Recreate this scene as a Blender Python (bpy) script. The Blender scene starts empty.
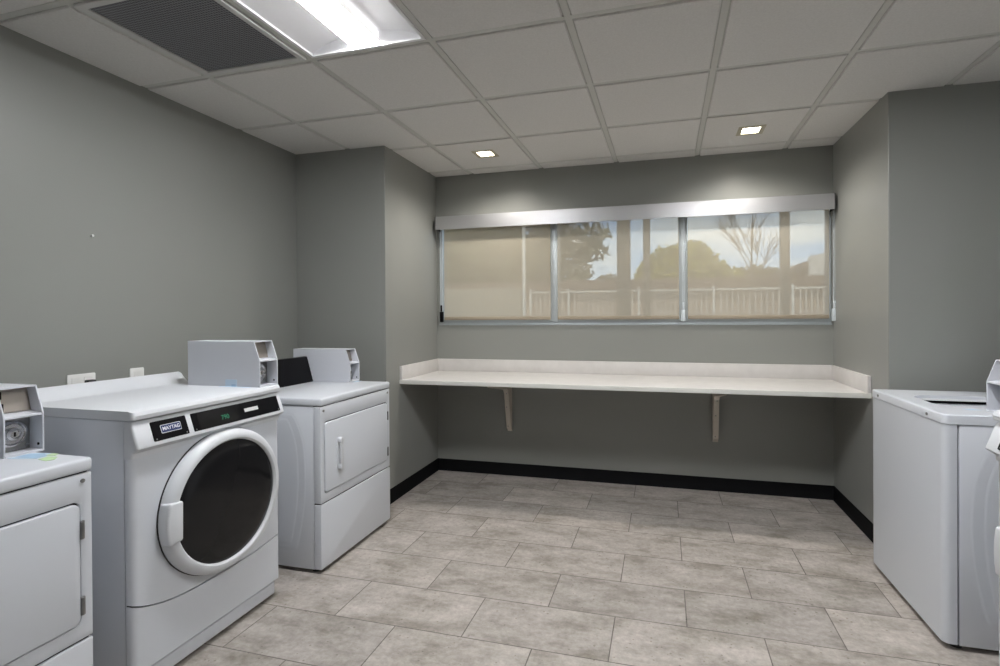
import bpy, bmesh, math, random
from mathutils import Vector, Matrix

random.seed(7)
SC = bpy.context.scene
COL = SC.collection
PI = math.pi

# ------------------------------------------------------------------ materials
MATS = {}


def mat(name, col=(0.8, 0.8, 0.8), rough=0.5, metal=0.0, spec=0.5, emit=None, estr=0.0, coat=0.0):
    m = bpy.data.materials.new(name)
    m.use_nodes = True
    b = m.node_tree.nodes['Principled BSDF']
    b.inputs['Base Color'].default_value = (*col, 1)
    b.inputs['Roughness'].default_value = rough
    b.inputs['Metallic'].default_value = metal
    b.inputs['Specular IOR Level'].default_value = spec
    b.inputs['Coat Weight'].default_value = coat
    if emit:
        b.inputs['Emission Color'].default_value = (*emit, 1)
        b.inputs['Emission Strength'].default_value = estr
    MATS[name] = m
    return m


def nd(m, t, **kw):
    n = m.node_tree.nodes.new(t)
    for k, v in kw.items():
        setattr(n, k, v)
    return n


def lk(m, a, b):
    m.node_tree.links.new(a, b)


def noise_variation(m, scale, c0, c1, bump=0.0, bscale=200.0, detail=4.0):
    """base colour wandering between two tones plus a fine bump"""
    b = m.node_tree.nodes['Principled BSDF']
    tc = nd(m, 'ShaderNodeTexCoord')
    n = nd(m, 'ShaderNodeTexNoise')
    n.inputs['Scale'].default_value = scale
    n.inputs['Detail'].default_value = detail
    r = nd(m, 'ShaderNodeValToRGB')
    r.color_ramp.elements[0].color = (*c0, 1)
    r.color_ramp.elements[1].color = (*c1, 1)
    r.color_ramp.elements[0].position = 0.3
    r.color_ramp.elements[1].position = 0.7
    lk(m, tc.outputs['Object'], n.inputs['Vector'])
    lk(m, n.outputs['Fac'], r.inputs['Fac'])
    lk(m, r.outputs['Color'], b.inputs['Base Color'])
    if bump:
        n2 = nd(m, 'ShaderNodeTexNoise')
        n2.inputs['Scale'].default_value = bscale
        n2.inputs['Detail'].default_value = 3
        bp = nd(m, 'ShaderNodeBump')
        bp.inputs['Strength'].default_value = bump
        bp.inputs['Distance'].default_value = 0.002
        lk(m, tc.outputs['Object'], n2.inputs['Vector'])
        lk(m, n2.outputs['Fac'], bp.inputs['Height'])
        lk(m, bp.outputs['Normal'], b.inputs['Normal'])


WALL = mat('grey_wall_paint', rough=0.36, spec=0.45)
noise_variation(WALL, 1.2, (0.262, 0.268, 0.251), (0.278, 0.284, 0.267), bump=0.12, bscale=260)
TILE = mat('ceiling_tile_white', rough=0.9, spec=0.2)
noise_variation(TILE, 120, (0.70, 0.69, 0.67), (0.76, 0.75, 0.73), bump=0.15, bscale=400)
GRID = mat('ceiling_grid_white', (0.60, 0.60, 0.57), 0.5)
GAP = mat('ceiling_reveal', (0.50, 0.50, 0.47), 0.8)
BASE = mat('black_vinyl', (0.005, 0.005, 0.006), 0.55, spec=0.12)
WHITE = mat('appliance_enamel', (0.62, 0.645, 0.69), 0.28, spec=0.5)
PLAST = mat('appliance_plastic', (0.63, 0.65, 0.68), 0.36, spec=0.5)
BOXW = mat('coin_box_enamel', (0.63, 0.65, 0.70), 0.34, spec=0.5)
BLACK = mat('black_plastic', (0.006, 0.006, 0.007), 0.32, spec=0.06)
DGAP = mat('dark_seam', (0.02, 0.02, 0.022), 0.7)
RUBBER = mat('foot_rubber', (0.02, 0.02, 0.02), 0.7)
GLASSD = mat('smoked_door_glass', (0.011, 0.011, 0.012), 0.10, spec=0.28)
CHROME = mat('chrome', (0.62, 0.62, 0.63), 0.22, metal=1.0)
STEEL = mat('dull_steel', (0.32, 0.32, 0.32), 0.4, metal=1.0)
PLATE = mat('coin_plate_metal', (0.34, 0.305, 0.27), 0.45, metal=0.6)
ALU = mat('brushed_aluminium', (0.50, 0.50, 0.51), 0.36, metal=0.85)
FRAME = mat('anodised_window_frame', (0.52, 0.57, 0.60), 0.4, metal=0.3)
COUNTER = mat('counter_laminate', rough=0.38, spec=0.5)
noise_variation(COUNTER, 14, (0.62, 0.60, 0.585), (0.67, 0.65, 0.635))
CEDGE = mat('counter_edge', (0.74, 0.74, 0.70), 0.45)
BRKT = mat('bracket_enamel', (0.62, 0.57, 0.50), 0.5)
IVORY = mat('outlet_plastic', (0.78, 0.78, 0.76), 0.4)
CORD = mat('black_cord', (0.012, 0.012, 0.012), 0.5)
REFL = mat('troffer_reflector', (0.85, 0.85, 0.87), 0.45)
LENS = mat('troffer_lens', (0.9, 0.9, 0.9), 0.4, emit=(0.98, 0.985, 1.0), estr=122.0)
LENSB = mat('troffer_lens_bright', (0.9, 0.9, 0.9), 0.4, emit=(0.98, 0.985, 1.0), estr=150.0)
LENSD = mat('troffer_lens_dimmed', (0.9, 0.9, 0.9), 0.4, emit=(0.98, 0.985, 1.0), estr=16.0)
LENSS = mat('troffer_lens_side', (0.9, 0.9, 0.9), 0.4, emit=(1.0, 0.99, 0.98), estr=0.7)
DLENS = mat('downlight_lens', (0.9, 0.9, 0.9), 0.4, emit=(1.0, 0.93, 0.80), estr=16.0)
DTRIM = mat('downlight_trim', (0.50, 0.46, 0.35), 0.5)
VENTF = mat('grille_frame', (0.62, 0.62, 0.61), 0.45)
BLUE = mat('badge_blue', (0.018, 0.035, 0.13), 0.35)
LETTER = mat('badge_silver', (0.78, 0.80, 0.84), 0.35)
GREEN = mat('display_green', (0.0, 0.05, 0.02), 0.4, emit=(0.05, 0.45, 0.25), estr=0.32)
LABELW = mat('label_white', (0.62, 0.62, 0.62), 0.5)
STKB = mat('sticker_blue', (0.38, 0.55, 0.72), 0.5)
STKP = mat('sticker_pale_blue', (0.55, 0.68, 0.80), 0.5)
STKG = mat('sticker_green', (0.52, 0.70, 0.40), 0.5)
LIGHTB = mat('tub_white', (0.75, 0.76, 0.76), 0.35)
CHAIN = mat('chain_beads', (0.62, 0.68, 0.72), 0.35)

# floor: 12 x 24 inch concrete-look tile in a half bond
FLOOR = mat('concrete_look_tile', rough=0.45, spec=0.4)
FL_B = 0.6096
FL_R = 0.3048


def build_floor_mat(m):
    b = m.node_tree.nodes['Principled BSDF']
    tc = nd(m, 'ShaderNodeTexCoord')
    mp = nd(m, 'ShaderNodeMapping')
    mp.inputs['Location'].default_value = (1.1042 + 10 * FL_B + 0.0216, -1.980 + 20 * FL_R, 0)
    mp.inputs['Rotation'].default_value = (0, 0, 0.0072)
    br = nd(m, 'ShaderNodeTexBrick')
    br.offset = 0.5
    br.offset_frequency = 2
    br.squash = 1.0
    br.inputs['Scale'].default_value = 1.0
    br.inputs['Mortar Size'].default_value = 0.0027
    br.inputs['Mortar Smooth'].default_value = 0.3
    br.inputs['Bias'].default_value = 0.0
    br.inputs['Brick Width'].default_value = FL_B
    br.inputs['Row Height'].default_value = FL_R
    br.inputs['Color1'].default_value = (0.86, 0.86, 0.86, 1)
    br.inputs['Color2'].default_value = (1.06, 1.05, 1.04, 1)
    br.inputs['Mortar'].default_value = (0.32, 0.31, 0.30, 1)
    lk(m, tc.outputs['Object'], mp.inputs['Vector'])
    lk(m, mp.outputs['Vector'], br.inputs['Vector'])
    # clouds, elongated along the tile
    mp2 = nd(m, 'ShaderNodeMapping')
    mp2.inputs['Scale'].default_value = (1.0, 1.9, 1)
    lk(m, tc.outputs['Object'], mp2.inputs['Vector'])
    # shift the cloud pattern per tile so it breaks at the joints
    add = nd(m, 'ShaderNodeVectorMath', operation='ADD')
    sc = nd(m, 'ShaderNodeVectorMath', operation='SCALE')
    sc.inputs['Scale'].default_value = 23.0
    lk(m, br.outputs['Color'], sc.inputs[0])
    lk(m, mp2.outputs['Vector'], add.inputs[0])
    lk(m, sc.outputs['Vector'], add.inputs[1])
    n1 = nd(m, 'ShaderNodeTexNoise')
    n1.inputs['Scale'].default_value = 4.2
    n1.inputs['Detail'].default_value = 9
    n1.inputs['Roughness'].default_value = 0.68
    lk(m, add.outputs['Vector'], n1.inputs['Vector'])
    r1 = nd(m, 'ShaderNodeValToRGB')
    e = r1.color_ramp.elements
    e[0].position = 0.34
    e[0].color = (0.27, 0.245, 0.21, 1)
    e[1].position = 0.66
    e[1].color = (0.53, 0.49, 0.46, 1)
    mid = r1.color_ramp.elements.new(0.5)
    mid.color = (0.425, 0.39, 0.36, 1)
    lk(m, n1.outputs['Fac'], r1.inputs['Fac'])
    n3 = nd(m, 'ShaderNodeTexNoise')
    n3.inputs['Scale'].default_value = 38
    n3.inputs['Detail'].default_value = 6
    n3.inputs['Roughness'].default_value = 0.7
    lk(m, tc.outputs['Object'], n3.inputs['Vector'])
    r3 = nd(m, 'ShaderNodeValToRGB')
    r3.color_ramp.elements[0].position = 0.30
    r3.color_ramp.elements[0].color = (0.74, 0.74, 0.73, 1)
    r3.color_ramp.elements[1].position = 0.68
    r3.color_ramp.elements[1].color = (1.10, 1.10, 1.10, 1)
    lk(m, n3.outputs['Fac'], r3.inputs['Fac'])
    # sparse dark pits
    vo = nd(m, 'ShaderNodeTexVoronoi')
    vo.inputs['Scale'].default_value = 26
    lk(m, tc.outputs['Object'], vo.inputs['Vector'])
    n4 = nd(m, 'ShaderNodeTexNoise')
    n4.inputs['Scale'].default_value = 5.0
    lk(m, tc.outputs['Object'], n4.inputs['Vector'])
    ms = nd(m, 'ShaderNodeMath', operation='MULTIPLY')
    lk(m, n4.outputs['Fac'], ms.inputs[0])
    ms.inputs[1].default_value = 0.175
    cmp_ = nd(m, 'ShaderNodeMath', operation='SUBTRACT')
    lk(m, vo.outputs['Distance'], cmp_.inputs[0])
    lk(m, ms.outputs['Value'], cmp_.inputs[1])
    r4 = nd(m, 'ShaderNodeValToRGB')
    r4.color_ramp.elements[0].position = 0.0
    r4.color_ramp.elements[0].color = (0.66, 0.63, 0.60, 1)
    r4.color_ramp.elements[1].position = 0.05
    r4.color_ramp.elements[1].color = (1, 1, 1, 1)
    lk(m, cmp_.outputs['Value'], r4.inputs['Fac'])

    def mul(a, bb):
        x = nd(m, 'ShaderNodeMix', data_type='RGBA', blend_type='MULTIPLY')
        x.inputs['Factor'].default_value = 1
        lk(m, a, x.inputs['A'])
        lk(m, bb, x.inputs['B'])
        return x.outputs['Result']
    c = mul(r1.outputs['Color'], r3.outputs['Color'])
    c = mul(c, r4.outputs['Color'])
    c = mul(c, br.outputs['Color'])
    lk(m, c, b.inputs['Base Color'])
    bp = nd(m, 'ShaderNodeBump')
    bp.inputs['Strength'].default_value = 0.25
    bp.inputs['Distance'].default_value = 0.002
    lk(m, n3.outputs['Fac'], bp.inputs['Height'])
    lk(m, bp.outputs['Normal'], b.inputs['Normal'])


build_floor_mat(FLOOR)


def vent_mat(m):
    """egg-crate grille: fine cells over a dark plenum"""
    b = m.node_tree.nodes['Principled BSDF']
    tc = nd(m, 'ShaderNodeTexCoord')
    br = nd(m, 'ShaderNodeTexBrick')
    br.offset = 0.0
    br.inputs['Scale'].default_value = 1.0
    br.inputs['Brick Width'].default_value = 0.0125
    br.inputs['Row Height'].default_value = 0.0125
    br.inputs['Mortar Size'].default_value = 0.0016
    br.inputs['Color1'].default_value = (0.045, 0.045, 0.052, 1)
    br.inputs['Color2'].default_value = (0.055, 0.055, 0.062, 1)
    br.inputs['Mortar'].default_value = (0.26, 0.26, 0.28, 1)
    lk(m, tc.outputs['Object'], br.inputs['Vector'])
    lk(m, br.outputs['Color'], b.inputs['Base Color'])


VENT = mat('eggcrate_grille', rough=0.5)
vent_mat(VENT)

# thin window glass
GLASS = bpy.data.materials.new('window_glass')
GLASS.use_nodes = True
_nt = GLASS.node_tree
_nt.nodes.clear()
_o = _nt.nodes.new('ShaderNodeOutputMaterial')
_m = _nt.nodes.new('ShaderNodeMixShader')
_t = _nt.nodes.new('ShaderNodeBsdfTransparent')
_t.inputs['Color'].default_value = (0.93, 0.96, 0.96, 1)
_g = _nt.nodes.new('ShaderNodeBsdfGlossy')
_g.inputs['Roughness'].default_value = 0.02
_f = _nt.nodes.new('ShaderNodeFresnel')
_f.inputs['IOR'].default_value = 1.45
_nt.links.new(_f.outputs[0], _m.inputs[0])
_nt.links.new(_t.outputs[0], _m.inputs[1])
_nt.links.new(_g.outputs[0], _m.inputs[2])
_nt.links.new(_m.outputs[0], _o.inputs[0])


def fabric(name, openness, col, trans):
    """open-weave solar screen: part see-through, part diffuse, part translucent"""
    m = bpy.data.materials.new(name)
    m.use_nodes = True
    nt = m.node_tree
    nt.nodes.clear()
    o = nt.nodes.new('ShaderNodeOutputMaterial')
    mx = nt.nodes.new('ShaderNodeMixShader')
    mx.inputs[0].default_value = openness
    t = nt.nodes.new('ShaderNodeBsdfTransparent')
    d = nt.nodes.new('ShaderNodeBsdfDiffuse')
    d.inputs['Color'].default_value = (*col, 1)
    tl = nt.nodes.new('ShaderNodeBsdfTranslucent')
    tl.inputs['Color'].default_value = (*col, 1)
    mm = nt.nodes.new('ShaderNodeMixShader')
    mm.inputs[0].default_value = trans
    nt.links.new(d.outputs[0], mm.inputs[1])
    nt.links.new(tl.outputs[0], mm.inputs[2])
    nt.links.new(mm.outputs[0], mx.inputs[1])
    nt.links.new(t.outputs[0], mx.inputs[2])
    nt.links.new(mx.outputs[0], o.inputs[0])
    return m


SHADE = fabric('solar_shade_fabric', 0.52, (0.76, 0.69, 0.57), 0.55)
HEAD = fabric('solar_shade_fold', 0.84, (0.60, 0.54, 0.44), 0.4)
HEMB = mat('shade_hem_bar', (0.33, 0.28, 0.21), 0.6)

# outside
STUCCO = mat('stucco', (0.29, 0.25, 0.19), 0.9)
ASPH = mat('outside_paving', (0.36, 0.34, 0.31), 0.9)
noise_variation(ASPH, 3, (0.32, 0.30, 0.27), (0.42, 0.39, 0.35))
PICKET = mat('fence_cream_paint', (0.64, 0.60, 0.52), 0.5)
PICKD = mat('fence_picket_tan', (0.56, 0.51, 0.43), 0.6)
POSTM = mat('porch_post_taupe', (0.27, 0.225, 0.17), 0.7)
FASCIA = mat('fascia_brown', (0.14, 0.085, 0.06), 0.7)
TANW = mat('garage_wall_tan', (0.34, 0.245, 0.18), 0.85)
TANW2 = mat('garage_door_tan', (0.30, 0.225, 0.17), 0.85)
ROOF = mat('roof_shingle', (0.22, 0.15, 0.115), 0.85)
noise_variation(ROOF, 6, (0.18, 0.12, 0.09), (0.26, 0.18, 0.14))
PALEW = mat('house_wall_pale', (0.66, 0.60, 0.52), 0.85)
BARK = mat('bark', (0.16, 0.12, 0.09), 0.9)
NEEDLE = mat('conifer_needles', rough=0.8)
noise_variation(NEEDLE, 2.5, (0.13, 0.13, 0.065), (0.24, 0.22, 0.11))
LEAFY = mat('autumn_leaves', rough=0.8)
noise_variation(LEAFY, 3, (0.36, 0.30, 0.05), (0.46, 0.40, 0.08))
LEAFO = mat('olive_leaves', rough=0.8)
noise_variation(LEAFO, 3, (0.19, 0.15, 0.06), (0.30, 0.23, 0.10))
LEAFR = mat('rust_leaves', rough=0.8)
noise_variation(LEAFR, 3, (0.34, 0.20, 0.06), (0.46, 0.30, 0.12))

# ------------------------------------------------------------------ mesh tools


class MB:
    """collects shapes; build() links them as ONE mesh object"""

    def __init__(self):
        self.bm = bmesh.new()
        self.mats = []

    def _mi(self, m):
        if m is None:
            return 0
        if m not in self.mats:
            self.mats.append(m)
        return self.mats.index(m)

    def _merge(self, b, m=None, bev=0.0, seg=2, efilter=None, ang=0.5):
        bmesh.ops.recalc_face_normals(b, faces=b.faces[:])
        if bev > 0:
            es = []
            for e in b.edges:
                if len(e.link_faces) == 2 and e.calc_face_angle(0) > ang:
                    if efilter is None or efilter(e.verts[0].co, e.verts[1].co):
                        es.append(e)
            if es:
                bmesh.ops.bevel(b, geom=es, offset=bev, segments=seg, profile=0.5, affect='EDGES', clamp_overlap=True)
        mi = self._mi(m)
        vm = {}
        for v in b.verts:
            vm[v] = self.bm.verts.new(v.co)
        for f in b.faces:
            try:
                nf = self.bm.faces.new([vm[v] for v in f.verts])
                nf.material_index = mi
            except ValueError:
                pass
        b.free()
        return self

    def box(self, x0, x1, y0, y1, z0, z1, bev=0.0, seg=2, m=None, efilter=None):
        b = bmesh.new()
        vs = [b.verts.new((x, y, z)) for x in (x0, x1) for y in (y0, y1) for z in (z0, z1)]
        for q in ((0, 1, 3, 2), (4, 6, 7, 5), (0, 4, 5, 1), (2, 3, 7, 6), (0, 2, 6, 4), (1, 5, 7, 3)):
            b.faces.new([vs[i] for i in q])
        return self._merge(b, m, bev, seg, efilter)

    def prism(self, pts, axis, a0, a1, bev=0.0, seg=2, m=None, efilter=None, hole=None, ang=0.5):
        """pts in the two axes other than `axis`, in x,y,z order; extruded a0..a1 along axis"""
        b = bmesh.new()

        def P(p, a):
            return {'x': (a, p[0], p[1]), 'y': (p[0], a, p[1]), 'z': (p[0], p[1], a)}[axis]
        n = len(pts)
        A = [b.verts.new(P(p, a0)) for p in pts]
        B = [b.verts.new(P(p, a1)) for p in pts]
        for i in range(n):
            j = (i + 1) % n
            b.faces.new((A[i], A[j], B[j], B[i]))
        if hole is None:
            b.faces.new(A[::-1])
            b.faces.new(B)
        else:
            A2 = [b.verts.new(P(p, a0)) for p in hole]
            B2 = [b.verts.new(P(p, a1)) for p in hole]
            for i in range(n):
                j = (i + 1) % n
                b.faces.new((A2[j], A2[i], B2[i], B2[j]))
                b.faces.new((A[j], A[i], A2[i], A2[j]))
                b.faces.new((B[i], B[j], B2[j], B2[i]))
        return self._merge(b, m, bev, seg, efilter, ang)

    def lathe(self, prof, center, axis, n=48, m=None, cap0=False, cap1=False, a0=0.0, a1=2 * PI):
        """prof: (radius, distance along axis)"""
        b = bmesh.new()
        c = Vector(center)
        full = abs(a1 - a0 - 2 * PI) < 1e-6
        k = n if full else n + 1
        rings = []
        for r, d in prof:
            ring = []
            for i in range(k):
                t = a0 + (a1 - a0) * i / n
                u, v = r * math.cos(t), r * math.sin(t)
                o = {'x': (d, u, v), 'y': (u, d, v), 'z': (u, v, d)}[axis]
                ring.append(b.verts.new(c + Vector(o)))
            rings.append(ring)
        for q in range(len(rings) - 1):
            for i in range(n):
                j = (i + 1) % k
                b.faces.new((rings[q][i], rings[q][j], rings[q + 1][j], rings[q + 1][i]))
        if cap0:
            b.faces.new(rings[0][::-1])
        if cap1:
            b.faces.new(rings[-1])
        return self._merge(b, m)

    def cyl(self, center, axis, r, d0, d1, n=24, m=None, bev=0.0):
        if bev:
            pr = [(r - bev, d0), (r, d0 + bev), (r, d1 - bev), (r - bev, d1)]
        else:
            pr = [(r, d0), (r, d1)]
        return self.lathe(pr, center, axis, n, m, True, True)

    def tube(self, pts, r, n=8, m=None):
        """swept round tube along points; r a number or one radius per point"""
        b = bmesh.new()
        pts = [Vector(p) for p in pts]
        rs = r if isinstance(r, (list, tuple)) else [r] * len(pts)
        rings = []
        up = Vector((0, 0, 1))
        for i, p in enumerate(pts):
            d = (pts[min(i + 1, len(pts) - 1)] - pts[max(i - 1, 0)]).normalized()
            u = d.cross(up)
            if u.length < 1e-3:
                u = d.cross(Vector((1, 0, 0)))
            u.normalize()
            w = d.cross(u)
            rings.append([b.verts.new(p + rs[i] * (u * math.cos(2 * PI * k / n) + w * math.sin(2 * PI * k / n))) for k in range(n)])
        for q in range(len(rings) - 1):
            for k in range(n):
                b.faces.new((rings[q][k], rings[q][(k + 1) % n], rings[q + 1][(k + 1) % n], rings[q + 1][k]))
        b.faces.new(rings[0][::-1])
        b.faces.new(rings[-1])
        return self._merge(b, m)

    def blob(self, c, s, seed, amp=0.25, sub=2, m=None):
        b = bmesh.new()
        bmesh.ops.create_icosphere(b, subdivisions=sub, radius=1.0)
        rn = random.Random(seed)
        for v in b.verts:
            k = 1 + rn.uniform(-amp, amp)
            v.co = Vector((c[0] + v.co.x * s[0] * k, c[1] + v.co.y * s[1] * k, c[2] + v.co.z * s[2] * k))
        return self._merge(b, m)

    def leaves(self, c, s, count, size, seed, m=None):
        """a clump of small leaf faces inside an ellipsoid"""
        b = bmesh.new()
        rn = random.Random(seed)
        for _ in range(count):
            while True:
                p = Vector((rn.uniform(-1, 1), rn.uniform(-1, 1), rn.uniform(-1, 1)))
                if p.length < 1:
                    break
            p = Vector((c[0] + p.x * s[0], c[1] + p.y * s[1], c[2] + p.z * s[2]))
            u = Vector((rn.uniform(-1, 1), rn.uniform(-1, 1), rn.uniform(-1, 1))).normalized() * size * rn.uniform(0.6, 1.4)
            w = u.cross(Vector((rn.uniform(-1, 1), rn.uniform(-1, 1), rn.uniform(-1, 1)))).normalized() * size * 0.6
            b.faces.new([b.verts.new(p + q) for q in (u, w, -u, -w)])
        mi = self._mi(m)
        for f in b.faces:
            nf = self.bm.faces.new([self.bm.verts.new(v.co) for v in f.verts])
            nf.material_index = mi
        b.free()
        return self

    def build(self, name, m=None, parent=None, smooth=True, loc=None):
        me = bpy.data.meshes.new(name)
        self.bm.to_mesh(me)
        self.bm.free()
        for q in (self.mats or [m]):
            me.materials.append(q)
        if smooth:
            me.polygons.foreach_set('use_smooth', [True] * len(me.polygons))
            me.set_sharp_from_angle(angle=math.radians(32))
        o = bpy.data.objects.new(name, me)
        COL.objects.link(o)
        if parent:
            o.parent = parent
        if loc:
            o.location = loc
        return o


def rrect(x0, x1, z0, z1, r, n=6):
    pts = []
    for cx, cz, a in ((x1 - r, z1 - r, 0), (x0 + r, z1 - r, 90), (x0 + r, z0 + r, 180), (x1 - r, z0 + r, 270)):
        for i in range(n + 1):
            t = math.radians(a + 90 * i / n)
            pts.append((cx + r * math.cos(t), cz + r * math.sin(t)))
    return pts


def thing(name, label, cat, loc=(0, 0, 0), rz=0.0, group=None):
    o = bpy.data.objects.new(name, None)
    COL.objects.link(o)
    o.empty_display_size = 0.1
    o.location = loc
    o.rotation_euler = (0, 0, rz)
    return tag(o, label, cat, group)


def tag(o, label, cat, group=None):
    o['label'] = label
    o['category'] = cat
    if group:
        o['group'] = group
    return o


def struct(o):
    o['kind'] = 'structure'
    return o


def children(o):
    return [c for c in bpy.data.objects if c.parent == o]


def copy_tree(o, parent=None):
    c = o.copy()
    COL.objects.link(c)
    if parent:
        c.parent = parent
    for ch in children(o):
        copy_tree(ch, c)
    return c


def text_mesh(name, s, size, m, parent, matrix, bold=0.0, depth=0.0006):
    cu = bpy.data.curves.new(name, 'FONT')
    cu.body = s
    cu.size = size
    cu.align_x = 'CENTER'
    cu.align_y = 'CENTER'
    cu.extrude = depth
    cu.offset = bold
    t = bpy.data.objects.new(name, cu)
    COL.objects.link(t)
    bpy.context.view_layer.update()
    dg = bpy.context.evaluated_depsgraph_get()
    me = bpy.data.meshes.new_from_object(t.evaluated_get(dg))
    bpy.data.objects.remove(t)
    bpy.data.curves.remove(cu)
    me.materials.clear()
    me.materials.append(m)
    me.transform(matrix)
    me.name = name
    o = bpy.data.objects.new(name, me)
    COL.objects.link(o)
    o.parent = parent
    return o


# ------------------------------------------------------------------ the room
H = 2.544
XL, XR = -2.60, 2.00          # long side walls
YF, YB = -1.30, 4.10          # wall behind the camera, window wall
AL, AR = -1.868, 1.212        # alcove cheeks
YCL, YCR = 3.24, 3.195        # fronts of the two projecting blocks
T = 0.15

b = MB()
b.box(XL - T, XR + T, YF - T, YB + T, -0.10, 0.0)
struct(b.build('floor', FLOOR, smooth=False))

# ceiling: lay-in tiles with a reveal around a recessed tee grid, one surface
GX, GY, GW, GD, GR = -2.168, 2.052, 0.6095, 0.6302, -0.013


def gpt(k, r):
    X, Y = GX + k * GW, GY + r * GD
    return (X - GR * (Y - 3), Y + GR * X)


def clampx(v):
    return min(max(v, XL - 0.02), XR + 0.02)


TROFFERS = [(1, -1), (4, -1), (1, -4), (4, -4)]      # (column, row) of each square light
skip = {(0, -1)}
for k, r in TROFFERS:
    skip |= {(k, r)}
b = MB()
g = 0.0185
for k in range(-1, 7):
    for r in range(-6, 4):
        if (k, r) in skip:
            continue
        q = [gpt(k, r), gpt(k + 1, r), gpt(k + 1, r + 1), gpt(k, r + 1)]
        x0 = max(q[0][0], q[3][0])
        if min(p[0] for p in q) > XR or max(p[0] for p in q) < XL or max(p[1] for p in q) < YF:
            continue
        ins = [(g, g), (-g, g), (-g, -g), (g, -g)]
        pts = []
        for p, d in zip(q, ins):
            pts.append((clampx(p[0] + d[0]), min(max(p[1] + d[1], YF - 0.02), YB + 0.02)))
        if pts[1][0] - pts[0][0] < 0.02 or pts[2][1] - pts[1][1] < 0.02:
            continue
        hole = None
        for dx, dy in ((-1.243, 3.607), (0.588, 3.620)):
            if pts[0][0] < dx < pts[1][0] and pts[0][1] < dy < pts[2][1]:
                hole = [(dx - 0.07, dy - 0.07), (dx + 0.07, dy - 0.07), (dx + 0.07, dy + 0.07), (dx - 0.07, dy + 0.07)]
        b.prism(pts, 'z', H, H + 0.012, bev=0.004 if hole is None else 0, seg=1, m=TILE, hole=hole)
tee = 0.013
for k in range(-1, 8):                      # main tees
    a, c = gpt(k, -6), gpt(k, 4)
    if a[0] < XL - 0.1 or a[0] > XR + 0.1:
        continue
    b.prism([(a[0] - tee, a[1]), (a[0] + tee, a[1]), (c[0] + tee, c[1]), (c[0] - tee, c[1])], 'z', H + 0.005, H + 0.03, m=GRID)
trof_cols = {k for k, r in TROFFERS}
for r in range(-6, 5):                      # cross tees
    for k in range(-1, 7):
        a, c = gpt(k, r), gpt(k + 1, r)
        if c[0] < XL or a[0] > XR:
            continue
        b.prism([(a[0] + tee, a[1] - tee), (c[0] - tee, c[1] - tee), (c[0] - tee, c[1] + tee), (a[0] + tee, a[1] + tee)], 'z', H + 0.005, H + 0.03, m=GRID)
# reveal strips that close the joints beside the tees
for k in range(-1, 8):
    a, c = gpt(k, -6), gpt(k, 4)
    if XL - 0.1 < a[0] < XR + 0.1:
        b.prism([(a[0] - 0.022, a[1]), (a[0] + 0.022, a[1]), (c[0] + 0.022, c[1]), (c[0] - 0.022, c[1])], 'z', H + 0.0085, H + 0.02, m=GAP)
for r in range(-6, 5):
    a, c = gpt(-1, r), gpt(7, r)
    b.prism([(a[0], a[1] - 0.022), (c[0], c[1] - 0.022), (c[0], c[1] + 0.022), (a[0], a[1] + 0.022)], 'z', H + 0.0085, H + 0.02, m=GAP)
# plenum lid, with openings only where a fitting sits below it
b.box(XL - T, XR + T, YF - T, YB + T, H + 0.16, H + 0.22, m=GAP)
struct(b.build('ceiling', None, smooth=False))

# walls
WH = H + 0.17
W0 = -0.05
b = MB().box(XL - T, XL, YF - T, YB + T, W0, WH)
struct(b.build('wall_left', WALL, smooth=False))
b = MB().box(XR, XR + T, YF - T, YB + T, W0, WH)
struct(b.build('wall_right', WALL, smooth=False))
b = MB().box(XL, XR, YF - T, YF, W0, WH)
struct(b.build('wall_front', WALL, smooth=False))
b = MB().box(XL, AL, YCL, YB + T, W0, WH, bev=0.004)
struct(b.build('wall_left_alcove', WALL, smooth=False))
b = MB().box(AR, XR, YCR, YB + T, W0, WH, bev=0.004)
struct(b.build('wall_right_alcove', WALL, smooth=False))
WX0, WX1, WZ0, WZ1 = -1.848, 1.203, 1.257, 2.14
b = MB()
o_ = [(AL, W0), (AR, W0), (AR, WH), (AL, WH)]
h_ = [(WX0, WZ0), (WX1, WZ0), (WX1, WZ1), (WX0, WZ1)]
b.prism(o_, 'y', YB, YB + T, hole=h_)
struct(b.build('wall_back', WALL, smooth=False))

# baseboards: black vinyl cove base
BH = 0.101


def base_profile_x(x0, x1, y, s):
    return [(y, 0.0), (y + s * 0.012, 0.0), (y + s * 0.006, 0.012), (y + s * 0.004, BH - 0.004), (y, BH)]


b = MB().prism(base_profile_x(0, 0, YB, -1), 'x', AL, AR)
struct(b.build('baseboard_back', BASE))
b = MB().prism([(AL, 0), (AL + 0.012, 0), (AL + 0.006, 0.012), (AL + 0.004, BH - 0.004), (AL, BH)], 'y', YCL, YB)
b.prism(base_profile_x(0, 0, YCL, -1), 'x', XL, AL)
b.prism([(XL, 0), (XL + 0.012, 0), (XL + 0.006, 0.012), (XL + 0.004, BH - 0.004), (XL, BH)], 'y', YF, YCL)
struct(b.build('baseboard_left', BASE))
b = MB().prism([(AR, 0), (AR - 0.012, 0), (AR - 0.006, 0.012), (AR - 0.004, BH - 0.004), (AR, BH)], 'y', YCR, YB)
b.prism(base_profile_x(0, 0, YCR, -1), 'x', AR, XR)
b.prism([(XR, 0), (XR - 0.012, 0), (XR - 0.006, 0.012), (XR - 0.004, BH - 0.004), (XR, BH)], 'y', YF, YCR)
struct(b.build('baseboard_right', BASE))

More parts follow.
